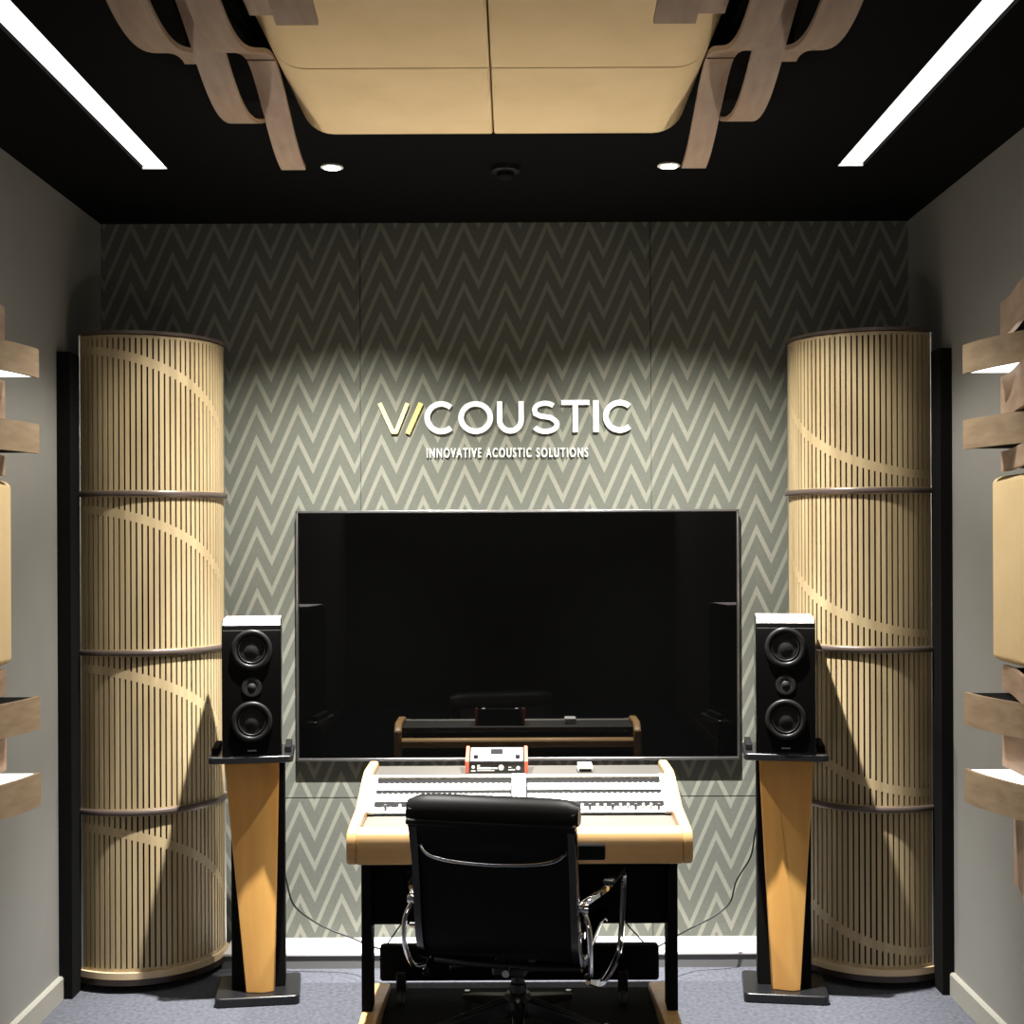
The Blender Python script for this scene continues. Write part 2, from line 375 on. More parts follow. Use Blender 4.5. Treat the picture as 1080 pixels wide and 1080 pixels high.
# ------------------------------------------------------------------ curved corner columns
RAD = 0.3135; HALF = math.radians(65.8)
def corner_column(sd):
    cx, cy = (-1.474, 5.296) if sd == 0 else (1.420, 5.296)
    mid = math.atan2(-0.828, 0.56) if sd == 0 else math.atan2(-0.828, -0.56)
    rt = empty('acoustic_column', (cx, cy, 0), label='tall curved slatted oak column in the %s corner, its pale arcs bowing %s' % (sd and ('right', 'down to the right') or ('left', 'up and over')), cat='acoustic column', group='slatted corner columns')
    def P(r, a, z): return (r*math.cos(a), r*math.sin(a), z)
    a0, a1 = mid-HALF, mid+HALF      # a0..a1 counter-clockwise; seen from the room u runs with angle
    def arcband(m, ra, rb, z0, z1, aa, ab, n=1):
        for k in range(n):
            p, q = aa+(ab-aa)*k/n, aa+(ab-aa)*(k+1)/n
            m.add([P(ra,p,z0),P(rb,p,z0),P(rb,q,z0),P(ra,q,z0),P(ra,p,z1),P(rb,p,z1),P(rb,q,z1),P(ra,q,z1)],
                  [(0,3,2,1),(4,5,6,7),(0,1,5,4),(1,2,6,5),(2,3,7,6),(3,0,4,7)])
    def segment(r, z0, z1, n=40):
        pts = [(r*math.cos(a0+(a1-a0)*k/n), r*math.sin(a0+(a1-a0)*k/n)) for k in range(n+1)]
        return MB().prism(pts, z0, z1, 'z')
    segment(RAD-0.010, 0.06, 2.476).build('core', M['black_matte'], rt)
    ARC = 2*HALF*RAD; NG = 33; pitch = ARC/(NG+1); gw = 0.0066
    for k in range(4):
        zb = 0.077+0.60*k; zt = zb+0.596
        m = MB()
        lo_, hi_ = zb+0.012, zt-0.012
        def band(u):                                  # depth of the solid arc under the panel's top, at arc length u
            R = 0.80; R2 = 0.78
            return 0.030+(R-math.sqrt(max(R*R-u*u, 0.0)))*0.85
        edge = 0.0
        for j in range(NG+2):
            c = j*pitch
            u0 = max(c-pitch+gw/2, 0); u1 = min(c-gw/2, ARC)
            if j > 0 and u1 > u0: arcband(m, RAD-0.010, RAD, lo_, hi_, a0+u0/RAD, a0+u1/RAD)
            if 0 < j < NG+1:
                uu = c if sd == 0 else ARC-c
                ga, gb = a0+(c-gw/2)/RAD, a0+(c+gw/2)/RAD
                v = band(uu); t1 = hi_-v; t0 = t1-(0.030+0.02*uu)
                if sd == 1: t0, t1 = lo_+v, lo_+v+0.030+0.02*uu
                t0 = max(t0, lo_); t1 = min(t1, hi_)
                arcband(m, RAD-0.0095, RAD-0.0002, t0, t1, ga, gb)
        arcband(m, RAD-0.010, RAD, zb, lo_, a0, a1, 40); arcband(m, RAD-0.010, RAD, hi_, zt, a0, a1, 40)
        m.build('slatted_panel', M['slat'], rt)
    for z in (0.674, 1.274, 1.874):
        m = MB(); m.sweep([P(RAD+0.004, a0-0.02+(a1-a0+0.04)*k/48, z+0.002) for k in range(49)], [(-0.008,-0.010),(0.008,-0.010),(0.011,-0.006),(0.011,0.006),(0.008,0.010),(-0.008,0.010)])
        m.build('joint_ring', M['ring'], rt, smooth=50)
    segment(RAD+0.009, 2.476, 2.488).build('top_cap', M['ring'], rt)
    segment(RAD-0.06, 0.0, 0.030).build('foot', M['black_matte'], rt)
    segment(RAD+0.014, 0.030, 0.053).build('plinth', M['dark_brown'], rt)
    sx = -1 if sd == 0 else 1; xw = XL-cx+0.001 if sd == 0 else XR-cx-0.001
    xa, xb = sorted((xw, sx*0.166))
    MB().box(xa, xb, 4.92-cy, 5.3-cy, 0.0, 2.40).build('side_black_box', M['black_matte'], rt)  # black box filling the gap between column and side wall
    m = MB(); arcband(m, RAD-0.01, RAD+0.012, 0.053, 0.077, a0, a1, 40); m.build('wood_rim', M['rim'], rt)
    for a in (a0-0.015, a1+0.015):
        MB().tube([P(RAD-0.004, a, 0.06), P(RAD-0.004, a, 2.476)], 0.008, 10, up=(1,0,0)).build('edge_trim', M['alu'], rt, smooth=50)
    return rt
corner_column(0); corner_column(1)

# ------------------------------------------------------------------ television
TVY = 5.43
t = empty('television', (0.018, TVY, 1.306), label='large black flat television with thin silver bezel on the zigzag wall', cat='television')
hw, hh = 0.904, 0.509
MB().box(-hw, hw, 0, 0.018, -hh, hh).build('housing', M['black_gloss'], t, bevel=0.004)
MB().box(-hw+0.010, hw-0.010, -0.003, 0.001, -hh+0.012, hh-0.010).build('screen', M['screen'], t)
m = MB(); m.box(-hw-0.002, hw+0.002, -0.005, 0.012, hh-0.007, hh+0.002); m.box(-hw-0.002, hw+0.002, -0.005, 0.012, -hh-0.004, -hh+0.007)
m.box(-hw-0.002, -hw+0.006, -0.005, 0.012, -hh, hh); m.box(hw-0.006, hw+0.002, -0.005, 0.012, -hh, hh)
m.build('bezel', M['bezel'], t, bevel=0.0015)
MB().box(-0.3, 0.3, 0.018, YB-TVY-0.004, -0.2, 0.2).build('wall_bracket', M['black_matte'], t)

# ------------------------------------------------------------------ lettering on the wall
SB = YB/F
def WP(px, py): return ((px-VX)*SB, EYE-(py-VY)*SB)
def crop(cx, cy): return WP(360+cx/3.176, 380+cy/3.176)
rt = empty('wall_logo', (0, YB, 1.98), label='raised yellow and white company lettering on the zigzag wall above the television', cat='sign')
def stroke(name, pts, m, w_=17.5, closed=False):
    pts = [p for i, p in enumerate(pts) if i == 0 or math.dist(p, pts[i-1]) > 0.8]
    W2 = [crop(*p) for p in pts]; hwid = w_/3.176*SB/2
    mb = MB(); n = len(W2); L_, R_ = [], []
    for i in range(n):
        a = Vector(W2[i-1]) if (i > 0 or closed) else None; b = Vector(W2[i]); c = Vector(W2[(i+1) % n]) if (i < n-1 or closed) else None
        d1 = (b-a).normalized() if a is not None else (c-b).normalized(); d2 = (c-b).normalized() if c is not None else d1
        n1 = Vector((-d1.y, d1.x)); n2 = Vector((-d2.y, d2.x)); q = (n1+n2)
        q = q/ max(q.length_squared, 0.3)*2 if q.length > 1e-6 else n1
        L_.append(b+q*hwid); R_.append(b-q*hwid)
    vs = []
    for l, r in zip(L_, R_):
        for p in (l, r):
            vs.append((p.x, -0.012, p.y-1.98)); vs.append((p.x, -0.001, p.y-1.98))
    fs = []; K = n if closed else n-1
    for i in range(K):
        A = 4*i; B = 4*((i+1) % n)
        fs += [(A, B, B+2, A+2), (A+1, A+3, B+3, B+1), (A, A+1, B+1, B), (A+2, B+2, B+3, A+3)]
    if not closed: fs += [(0,2,3,1), (4*n-4, 4*n-3, 4*n-1, 4*n-2)]
    mb.add(vs, fs); return mb.build(name, m, rt)
def arc(cx, cy, rx, ry, d0, d1, n=26): return [(cx+rx*math.cos(math.radians(d0+(d1-d0)*k/n)), cy-ry*math.sin(math.radians(d0+(d1-d0)*k/n))) for k in range(n+1)]
stroke('letter_v', [(131,143),(174,238),(186,238),(224,143)], M['letter_pale'], 13)
tag(stroke('letter_slash', [(224,245),(269,143)], M['letter_yellow'], 15))
stroke('letter_c', arc(337,192,47,46,48,312), M['letter_white'])
stroke('letter_o', arc(452,192,49,46,0,360)[:-1], M['letter_white'], closed=True)
stroke('letter_u', [(532,138)]+arc(568,200,36,37,180,360,16)+[(604,138)], M['letter_white'])
stroke('letter_s', arc(684,167,35,22,38,180,12)+[(652,180),(668,188)]+[(684,190),(702,193)]+arc(686,216,38,23,60,-90,12)[2:]+arc(684,212,40,27,-100,-150,6), M['letter_white'], 16)
sT = stroke('letter_t', [(738,143),(832,143)], M['letter_white'], 16)
stroke('letter_t_stem', [(785,150),(785,242)], M['letter_white']).parent = sT
stroke('letter_i', [(854,136),(854,242)], M['letter_white'])
stroke('letter_c', arc(934,190,47,46,48,312), M['letter_white'])

for word, c0, c1 in (('INNOVATIVE', 288, 470), ('ACOUSTIC', 487, 637), ('SOLUTIONS', 655, 827)):
    fc = bpy.data.curves.new('tagline', 'FONT'); fc.body = word; fc.size = 1; fc.extrude = 0.02; fc.offset = 0.004; fc.space_character = 1.3
    fo = bpy.data.objects.new('tmp', fc); COL.objects.link(fo); bpy.context.view_layer.update()
    me = bpy.data.meshes.new_from_object(fo); bpy.data.objects.remove(fo)
    xs_ = [v.co.x for v in me.vertices]; ys_ = [v.co.y for v in me.vertices]
    (ax, az), (bx_, bz) = crop(c0, 325), crop(c1, 294)
    for v in me.vertices:
        x = ax+(v.co.x-min(xs_))/(max(xs_)-min(xs_))*(bx_-ax); z = az+(v.co.y-min(ys_))/(max(ys_)-min(ys_))*(bz-az); d = -0.006+v.co.z*0.2
        v.co = (x, d, z-1.98)
    me.materials.clear(); me.materials.append(M['letter_white'])
    tl = bpy.data.objects.new('tagline_word', me); COL.objects.link(tl); tl.parent = rt

# ------------------------------------------------------------------ speaker stands and speakers
def stand(sd):
    cx = -0.958 if sd == 0 else 1.008; s = 1 if sd == 0 else -1
    rt = empty('speaker_stand', (cx, 4.97, 0), math.radians(8*s), label='tapered honey wood and black speaker stand on the %s of the television' % side[sd], cat='speaker stand', group='speaker stands')
    def plate(x0, x1, y0, y1, z0, z1, r=0.02):
        pts = []
        for qx, qy, d in ((x1-r, y1-r, 0), (x0+r, y1-r, 90), (x0+r, y0+r, 180), (x1-r, y0+r, 270)):
            pts += [(qx+r*math.cos(math.radians(d+15*k)), qy+r*math.sin(math.radians(d+15*k))) for k in range(7)]
        return MB().prism(pts, z0, z1, 'z')
    tx = -0.020 if sd == 0 else 0.004
    plate(-0.153, 0.153, -0.14, 0.13, 0.0, 0.034).build('base_plate', M['black_gloss'], rt, bevel=0.006, seg=3)
    plate(-0.153+tx, 0.153+tx, -0.14, 0.14, 0.885, 0.911).build('top_plate', M['black_gloss'], rt, bevel=0.006, seg=3)
    MB().box(-0.098, 0.098, -0.03, 0.10, 0.034, 0.885).build('column', M['black_matte'], rt, bevel=0.003)
    # tapering wooden fascia: broad at the top, narrow at the foot, with a shallow ridge
    k = s
    T = [(-0.100,-0.030),(-0.100,-0.062),(0.045*k,-0.082),(0.100,-0.062),(0.100,-0.030)]
    B = [(-0.048,-0.030),(-0.046,-0.085),(0.018*k,-0.100),(0.055,-0.085),(0.057,-0.030)]
    if k < 0: B = [(-x, y) for x, y in B][::-1]; 
    off = 0.004 if sd == 0 else 0.008
    vs = [(x+off+(-0.024 if sd == 0 else 0.0), y, 0.884) for x, y in T]+[(x+off, y, 0.035) for x, y in B]
    m = MB(); n = 5
    m.add(vs, [tuple(range(5)), tuple(range(5, 10))[::-1]]+[(i, 5+i, 5+(i+1) % 5, (i+1) % 5) for i in range(5)])
    m.build('wood_fascia', M['beech'], rt, bevel=0.002)
    for sx in (-1, 1):
        MB().box(tx+sx*0.132-0.012, tx+sx*0.132+0.012, -0.07, 0.12, 0.911, 0.934).build('isolation_pad', M['black_matte'], rt, bevel=0.003)
    return rt
stand(0); stand(1)
def speaker(sd):
    cx = -0.975 if sd == 0 else 1.012; tr = math.radians(9 if sd == 0 else -9)
    rt = empty('speaker', (cx+0.14*math.sin(tr), 4.97-0.14*math.cos(tr), 0.9125), tr, label='black three-driver studio speaker on the wooden stand at the %s' % side[sd], cat='speaker', group='studio speakers')
    H = 0.495; hw = 0.107
    m = MB(); prof = [(-0.0, 0.0), (-0.0, H-0.040)]
    for k in range(1, 7): a = PI/2*k/6; prof.append((0.040-0.040*math.cos(a), H-0.040+0.040*math.sin(a)))
    prof += [(0.26, H), (0.27, H-0.01), (0.27, 0.0)]
    m.prism(prof, -hw, hw, 'x'); m.build('cabinet', M['speaker'], rt, bevel=0.003, seg=3, smooth=40)
    m = MB(); tp_ = [(0.040-0.041*math.cos(PI/2*k/6), H-0.040+0.041*math.sin(PI/2*k/6)) for k in range(2, 7)]+[(0.255, H+0.001)]  # added shell carrying the painted glare on the cabinet's top
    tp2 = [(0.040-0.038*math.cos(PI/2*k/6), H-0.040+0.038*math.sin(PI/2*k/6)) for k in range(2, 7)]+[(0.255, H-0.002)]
    m.prism(tp_+tp2[::-1], -hw+0.004, hw-0.004, 'x'); tag(m.build('top_panel', M['speaker_top_glare'], rt, smooth=40), 'pale shell with glare painted on the black speaker top')
    for zc, R in ((H-0.108, 0.074), (0.125, 0.074)):
        m = MB(); m.lathe([(R,0.001),(R,-0.005),(R-0.004,-0.010),(R-0.014,-0.011),(R-0.022,-0.004),(R-0.022,0.001)], (0,0,zc), 'y', 40)
        dv = m.build('surround', M['surround'], rt, smooth=50)
        m = MB(); m.lathe([(R-0.022,-0.0005),(R-0.026,-0.002),(0.034,-0.0005),(0.030,-0.001),(0.020,-0.004),(0.001,-0.006)], (0,0,zc), 'y', 36)
        m.build('cone', M['cone'], dv, smooth=50)
        m = MB(); m.tube([((R-0.026)*math.cos(2*PI*i/36), -0.004, zc+(R-0.026)*math.sin(2*PI*i/36)) for i in range(36)], 0.0035, 8, True, up=(0,1,0)); m.build('trim_ring', M['surround'], dv, smooth=50)
    m = MB(); m.lathe([(0.036,0.001),(0.036,-0.003),(0.030,-0.004),(0.016,-0.001),(0.013,-0.004),(0.001,-0.007)], (0,0,0.25), 'y', 28)
    m.build('tweeter', M['cone'], rt, smooth=50)
    MB().box(-0.016, 0.016, -0.0015, 0.001, 0.017, 0.022).build('badge', M['bezel'], rt)
    return rt
speaker(0); speaker(1)

# ------------------------------------------------------------------ console desk
KX = 0.017
rt = empty('console_desk', (KX, 4.6, 0), label='wide oak-trimmed studio console with white module rows, behind the black chair', cat='desk')
def Y(y): return y-4.6
CW = 0.55
# side cheeks
prof = [(4.215,0.665),(4.20,0.69),(4.20,0.745),(4.215,0.77),(4.26,0.778),(4.47,0.80),(4.52,0.82),(4.66,0.868),(4.72,0.880),(4.90,0.880),(4.955,0.845),(4.965,0.70),(4.93,0.665)]
for s in (-1, 1):
    MB().prism([(Y(a), b) for a, b in prof], s*CW, s*(CW-0.034), 'x').build('side_cheek', M['rim_wood'], rt, bevel=0.008, seg=3)
m = MB(); m.prism([(Y(4.203),0.668),(Y(4.200),0.69),(Y(4.200),0.745),(Y(4.21),0.765),(Y(4.23),0.772),(Y(4.275),0.774),(Y(4.275),0.668)], -CW+0.034, CW-0.034, 'x')
m.build('front_rail', M['rim_wood'], rt, bevel=0.003)
MB().prism([(Y(4.93),0.772),(Y(4.965),0.772),(Y(4.965),0.800),(Y(4.955),0.812),(Y(4.93),0.812)], -CW+0.034, CW-0.034, 'x').build('rear_rail', M['rim_wood'], rt, bevel=0.004)
MB().prism([(Y(4.275),0.70),(Y(4.275),0.752),(Y(4.50),0.760),(Y(4.50),0.70)], -CW+0.034, CW-0.034, 'x').build('tray', M['tray'], rt)
MB().box(-CW+0.034, CW-0.034, Y(4.70), Y(4.925), 0.835, 0.858).build('top_shelf', M['shelf'], rt, bevel=0.002)
MB().box(-CW+0.034, CW-0.034, Y(4.50), Y(4.92), 0.68, 0.752).build('carcass', M['black_matte'], rt)
# sloped module bay: plane from (4.50,.762) to (4.70,.858)
A0 = Vector((0, Y(4.50), 0.766)); A1 = Vector((0, Y(4.702), 0.856)); dv_ = (A1-A0); Ls = dv_.length; dv_.normalize(); nn = Vector((0, -dv_.z, dv_.y))
def slope_box(m, x0, x1, t0, t1, h0, h1):
    vs = []
    for h in (h0, h1):
        for x, t_ in ((x0,t0),(x1,t0),(x1,t1),(x0,t1)):
            p = A0+dv_*t_*Ls+nn*h; vs.append((x, p.y, p.z))
    m.add(vs, [(0,3,2,1),(4,5,6,7),(0,1,5,4),(1,2,6,5),(2,3,7,6),(3,0,4,7)])
m = MB(); slope_box(m, -CW+0.034, CW-0.034, 0, 1, -0.02, 0); m.build('bay_backing', M['dark_row'], rt)
m = MB()
for xa in (-0.017, 0.0, 0.017): slope_box(m, xa-0.007, xa+0.007, 0.0, 1.0, 0, 0.014)
m.build('centre_divider', M['cream'], rt, bevel=0.001)
trows = [(0.02, 0.16), (0.32, 0.52), (0.63, 0.80)]
for hs in (-1, 1):
    xa, xb = (-0.505, -0.03) if hs < 0 else (0.03, 0.505)
    for ri, (t0, t1) in enumerate(trows):
        m = MB(); slope_box(m, xa, xb, t0, t1, 0, 0.003); row = m.build('module_row', M['white'], rt, bevel=0.001)
        # lit bumps along the upper edge of the row
        n = 25 if ri else 18
        kb = MB()
        for k in range(n):
            x = xa+0.012+(xb-xa-0.024)*k/(n-1); p = A0+dv_*t1*Ls+nn*0.0
            kb.lathe([(0.0045,-0.006),(0.0045,0.002),(0.003,0.004),(0.001,0.004)], (x, p.y, p.z), 'z', 8)
        tg = kb.build('knob_strip', M['white'], row)
        if ri == 0:
            for k in range(13 if hs > 0 else 4):
                x = xb-0.03-k*0.026 if hs > 0 else xa+0.05+k*0.05
                p = A0+dv_*0.09*Ls+nn*0.003
                q = MB(); q.lathe([(0.0055,0),(0.0055,0.010),(0.0045,0.020),(0.001,0.020)], (x, p.y, p.z), 'z', 10)
                q.build('knob', M['white'] if k % 3 else M['knob_blue'], row, smooth=40)
m = MB(); slope_box(m, -CW+0.034, CW-0.034, 0.955, 1.0, 0, 0.008); m.build('upper_lip', M['cream'], rt)
for s in (-1, 1):
    m = MB(); slope_box(m, s*0.506-0.010, s*0.506+0.010, 0, 1, 0, 0.010); m.build('rack_strip', M['cream'], rt)
for s in (-1, 1):
    MB().box(s*0.545-0.036*(s > 0), s*0.545+0.036*(s < 0), Y(4.57), Y(4.66), 0.070, 0.70).build('post', M['black_matte'], rt, bevel=0.003)
    x0, x1 = sorted((s*0.485, s*0.545))
    m = MB(); m.prism([(Y(4.02),0),(Y(4.98),0),(Y(5.0),0.02),(Y(4.98),0.034),(Y(4.70),0.060),(Y(4.55),0.074),(Y(4.2),0.060),(Y(4.0),0.03)], x0, x1, 'x')
    m.build('foot', M['rim_wood'], rt, bevel=0.006, seg=3)
MB().box(-0.51, 0.51, Y(4.61), Y(4.63), 0.362, 0.69).build('front_panel', M['black_matte'], rt)
MB().box(-0.51, 0.51, Y(4.84), Y(4.89), 0.085, 0.215).build('lower_board', M['black_matte'], rt, bevel=0.012, seg=3)
MB().box(-0.48, 0.48, Y(4.15), Y(4.97), 0.004, 0.018).build('black_floor_slab', M['black_matte'], rt)  # thin black slab just above the floor, between the feet
# headphone drawer cut in the front rail
MB().box(0.12, 0.27, Y(4.180), Y(4.203), 0.685, 0.735).build('dark_recess', M['black_matte'], rt, bevel=0.006)
for x in (-0.43, 0.375):
    c = MB(); c.lathe([(0.001,-0.012),(0.026,-0.012),(0.030,-0.006),(0.030,0.006),(0.026,0.012),(0.001,0.012)], (x, Y(4.80), 0.033), 'x', 20)
    cc = c.build('caster', M['rubber'], rt, smooth=40)
    MB().box(x-0.018, x+0.018, Y(4.81), Y(4.842), 0.055, 0.13).build('caster_fork', M['black_gloss'], cc, bevel=0.003)

# things lying on the console
t = empty('synthesizer', (-0.062, 4.76, 0.859), label='small black desktop synthesizer with red side cheeks on the console top', cat='synthesizer')
def wedge(m, x0, x1, g_=0.0): m.prism([(0,0),(0.12,0),(0.12,0.074+g_),(0.0,0.040+g_)], x0, x1, 'x')
m = MB(); wedge(m, -0.100, 0.100); m.build('body', M['black_gloss'], t)
for s in (-1, 1):
    m = MB(); a, b = sorted((s*0.100, s*0.112)); m.prism([(-0.002,0),(0.124,0),(0.124,0.079),(-0.002,0.044)], a, b, 'x'); m.build('side_cheek', M['red'], t, bevel=0.002)
sl = math.atan2(0.034, 0.12)
def on_top(x, v, h): return (x, v*math.cos(sl)-h*math.sin(sl), 0.040+v*math.sin(sl)+h*math.cos(sl))
def top_box(m, x0, x1, v0, v1, h0, h1):
    m.add([on_top(x0,v0,h0),on_top(x1,v0,h0),on_top(x1,v1,h0),on_top(x0,v1,h0),on_top(x0,v0,h1),on_top(x1,v0,h1),on_top(x1,v1,h1),on_top(x0,v1,h1)],
          [(0,3,2,1),(4,5,6,7),(0,1,5,4),(1,2,6,5),(2,3,7,6),(3,0,4,7)])
m = MB(); top_box(m, -0.094, 0.094, 0.006, 0.118, 0.0, 0.002); tp = m.build('top_panel', M['device_top'], t)
m = MB()
for x0, x1, v0, v1 in ((-0.088,-0.02,0.098,0.112),(0.02,0.088,0.098,0.112),(-0.06,-0.03,0.075,0.095),(0.03,0.06,0.075,0.095),(-0.035,0.035,0.03,0.045),(-0.045,-0.028,0.045,0.075),(0.028,0.045,0.045,0.075)):
    top_box(m, x0, x1, v0, v1, 0.002, 0.003)
m.build('panel_print', M['white'], tp)
m = MB(); top_box(m, -0.022, 0.022, 0.062, 0.100, 0.002, 0.005); m.build('display', M['black_gloss'], tp)
for i, (x, v) in enumerate(((-0.075,0.03),(0.075,0.03),(-0.075,0.06),(0.075,0.06),(-0.055,0.02),(0.055,0.02),(0.0,0.018))):
    p = on_top(x, v, 0.002)
    q = MB(); q.lathe([(0.009,0),(0.009,0.008),(0.006,0.012),(0.001,0.012)], p, 'z', 14); q.build('knob', M['black_gloss'] if i < 2 else M['white'], tp, smooth=40)
m = MB()
m.lathe([(0.001,-0.0012),(0.006,-0.0012),(0.006,0.0),(0.001,0.0)], (-0.084,0,0.022), 'y', 16)
m.lathe([(0.001,-0.0012),(0.010,-0.0012),(0.010,0.0),(0.001,0.0)], (0.016,0,0.020), 'y', 18)
m.lathe([(0.001,-0.0012),(0.007,-0.0012),(0.007,0.0),(0.001,0.0)], (0.077,0,0.018), 'y', 18)
for x0, x1, z0, z1 in ((-0.092,-0.076,0.006,0.010),(-0.070,-0.060,0.024,0.029),(-0.070,-0.020,0.014,0.021),(-0.018,0.003,0.015,0.020),(-0.070,-0.008,0.008,0.011),(0.042,0.052,0.020,0.022),(0.042,0.066,0.010,0.014)):
    m.box(x0, x1, -0.0012, 0, z0, z1)
m.build('front_print', M['white'], t)

t = empty('power_adapter', (0.257, 4.77, 0.859), label='small white box on the console top, right of the synthesizer', cat='adapter')
MB().box(-0.026, 0.026, 0, 0.07, 0, 0.026).build('body', M['white'], t, bevel=0.004)
MB().box(-0.022, 0.022, -0.001, 0.003, 0.002, 0.012).build('port', M['black_matte'], t)

# ------------------------------------------------------------------ office chair
CH = empty('office_chair', (0.01, 4.36, 0), math.radians(-13), label='black leather office chair with chrome armrests seen from behind', cat='chair')
def smooth_path(pts, n=6):
    P = [Vector(p) for p in pts]; out = []
    for i in range(len(P)-1):
        p0, p1, p2, p3 = P[max(i-1,0)], P[i], P[i+1], P[min(i+2, len(P)-1)]
        for k in range(n):
            t_ = k/n; out.append(0.5*((2*p1)+(p2-p0)*t_+(2*p0-5*p1+4*p2-p3)*t_*t_+(3*p1-p0-3*p2+p3)*t_**3))
    out.append(P[-1]); return out
sp_ = smooth_path([(0,.25,.405),(0,.20,.43),(0,.10,.425),(0,-.02,.405),(0,-.14,.385),(0,-.22,.395),(0,-.268,.44),(0,-.29,.52),(0,-.305,.64),(0,-.325,.76),(0,-.345,.865),(0,-.35,.885)], 5)
def sheet(hw, th, pts, wf=None, off=0.0, puff=0.0, nx=14):
    rowsA, rowsB = [], []
    n = len(pts)
    for i, p in enumerate(pts):
        t_ = (pts[min(i+1,n-1)]-pts[max(i-1,0)]).normalized(); nr = Vector((0, -t_.z, t_.y))   # points out / down-back
        w2 = hw*(wf(i/(n-1)) if wf else 1)
        ra, rb = [], []
        for k in range(nx+1):
            u = -1+2*k/nx; x = u*w2; pf = puff*(1-u*u)
            a = p+nr*(off+pf); b = p+nr*(off-th)
            ra.append((x, a.y, a.z)); rb.append((x, b.y, b.z))
        rowsA.append(ra); rowsB.append(rb)
    m = MB(); m.grid(rowsA); m.grid([r[::-1] for r in rowsB])
    rim = rowsA[0]+[r[-1] for r in rowsA[1:-1]]+rowsA[-1][::-1]+[r[0] for r in rowsA[1:-1]][::-1]
    rim2 = rowsB[0]+[r[-1] for r in rowsB[1:-1]]+rowsB[-1][::-1]+[r[0] for r in rowsB[1:-1]][::-1]
    k = len(rim); m.add(rim+rim2, [(i, (i+1) % k, k+(i+1) % k, k+i) for i in range(k)])
    return m
# seat and back sling
seat = [p for p in sp_ if p.y > -0.20]; back = [p for p in sp_ if p.y <= -0.14]
sheet(0.235, 0.012, seat, off=0.006).build('seat', M['leather'], CH, smooth=50)
sheet(0.235, 0.014, back, off=0.006, puff=-0.012, wf=lambda u: 1.0).build('backrest', M['leather'], CH, smooth=50)
# soft pads on the sitting side
for i, (za, zb) in enumerate(((0.43,0.56),(0.57,0.70),(0.71,0.84))):
    pp = [p for p in back if za <= p.z <= zb]
    if len(pp) > 2: sheet(0.222, 0.045, pp, off=-0.012).build('back_pad', M['leather'], CH, bevel=0.015, seg=3)
for ya, yb in ((-0.12,0.05),(0.06,0.22)):
    pp = [p for p in seat if ya <= p.y <= yb]
    sheet(0.222, 0.05, pp, off=-0.008).build('seat_pad', M['leather'], CH, bevel=0.015, seg=3)
# head roll: a pad folded over the top
roll = []
cr_ = [(-.352,.822),(-.372,.826),(-.381,.846),(-.380,.872),(-.371,.896),(-.352,.913),(-.326,.918),(-.302,.908),(-.290,.886),(-.290,.85),(-.305,.825)]
m = MB(); rr = []
for k in range(17):
    u = -1+2*k/16; x = u*0.268; e = (1-abs(u)**6)**0.5 if abs(u) < 1 else 0.0; e = 0.62+0.38*e
    cyy, czz = -0.335, 0.868
    rr.append([(x, cyy+(a-cyy)*e, czz+(b-czz)*e) for a, b in cr_])
K = len(cr_); vs = [p for r in rr for p in r]
fs = [(i*K+j, i*K+(j+1) % K, (i+1)*K+(j+1) % K, (i+1)*K+j) for i in range(16) for j in range(K)]+[tuple(range(K)), tuple(range(16*K, 17*K))[::-1]]
m.add(vs, fs); m.build('head_roll', M['leather'], CH, smooth=60)
m = MB(); m.tube([(x, -0.372-0.004*(1-(x/0.27)**2), 0.838) for x in [-0.262+0.524*k/20 for k in range(21)]], 0.010, 8); m.build('roll_welt', M['leather'], CH, smooth=60)
m = MB(); sheet(0.262, 0.016, smooth_path([(0,-.322,.74),(0,-.334,.78),(0,-.350,.825),(0,-.360,.84)], 4), off=0.010).build('upper_flap', M['leather'], CH, smooth=50)
# side frames following the sling
for s in (-1, 1):
    m = MB(); m.sweep([(s*0.246, p.y-0.002, p.z) for p in sp_[:-1]], [(-0.011,-0.020),(0.011,-0.020),(0.014,-0.012),(0.014,0.012),(0.011,0.020),(-0.011,0.020),(-0.014,0.012),(-0.014,-0.012)], up=(0,-1,0.3))
    m.build('side_frame', M['frame_metal'], CH, smooth=40)
# curved chrome spreader on the back
m = MB(); m.sweep(smooth_path([(-.236,-.322,.775),(-.222,-.338,.752),(-.19,-.352,.732),(-.12,-.366,.722),(0,-.372,.718),(.12,-.366,.722),(.19,-.352,.732),(.222,-.338,.752),(.236,-.322,.775)], 6),
    [(-0.005,-0.007),(0.005,-0.007),(0.005,0.007),(-0.005,0.007)], up=(0,-1,0)); m.build('back_spreader', M['chrome'], CH, bevel=0.002)
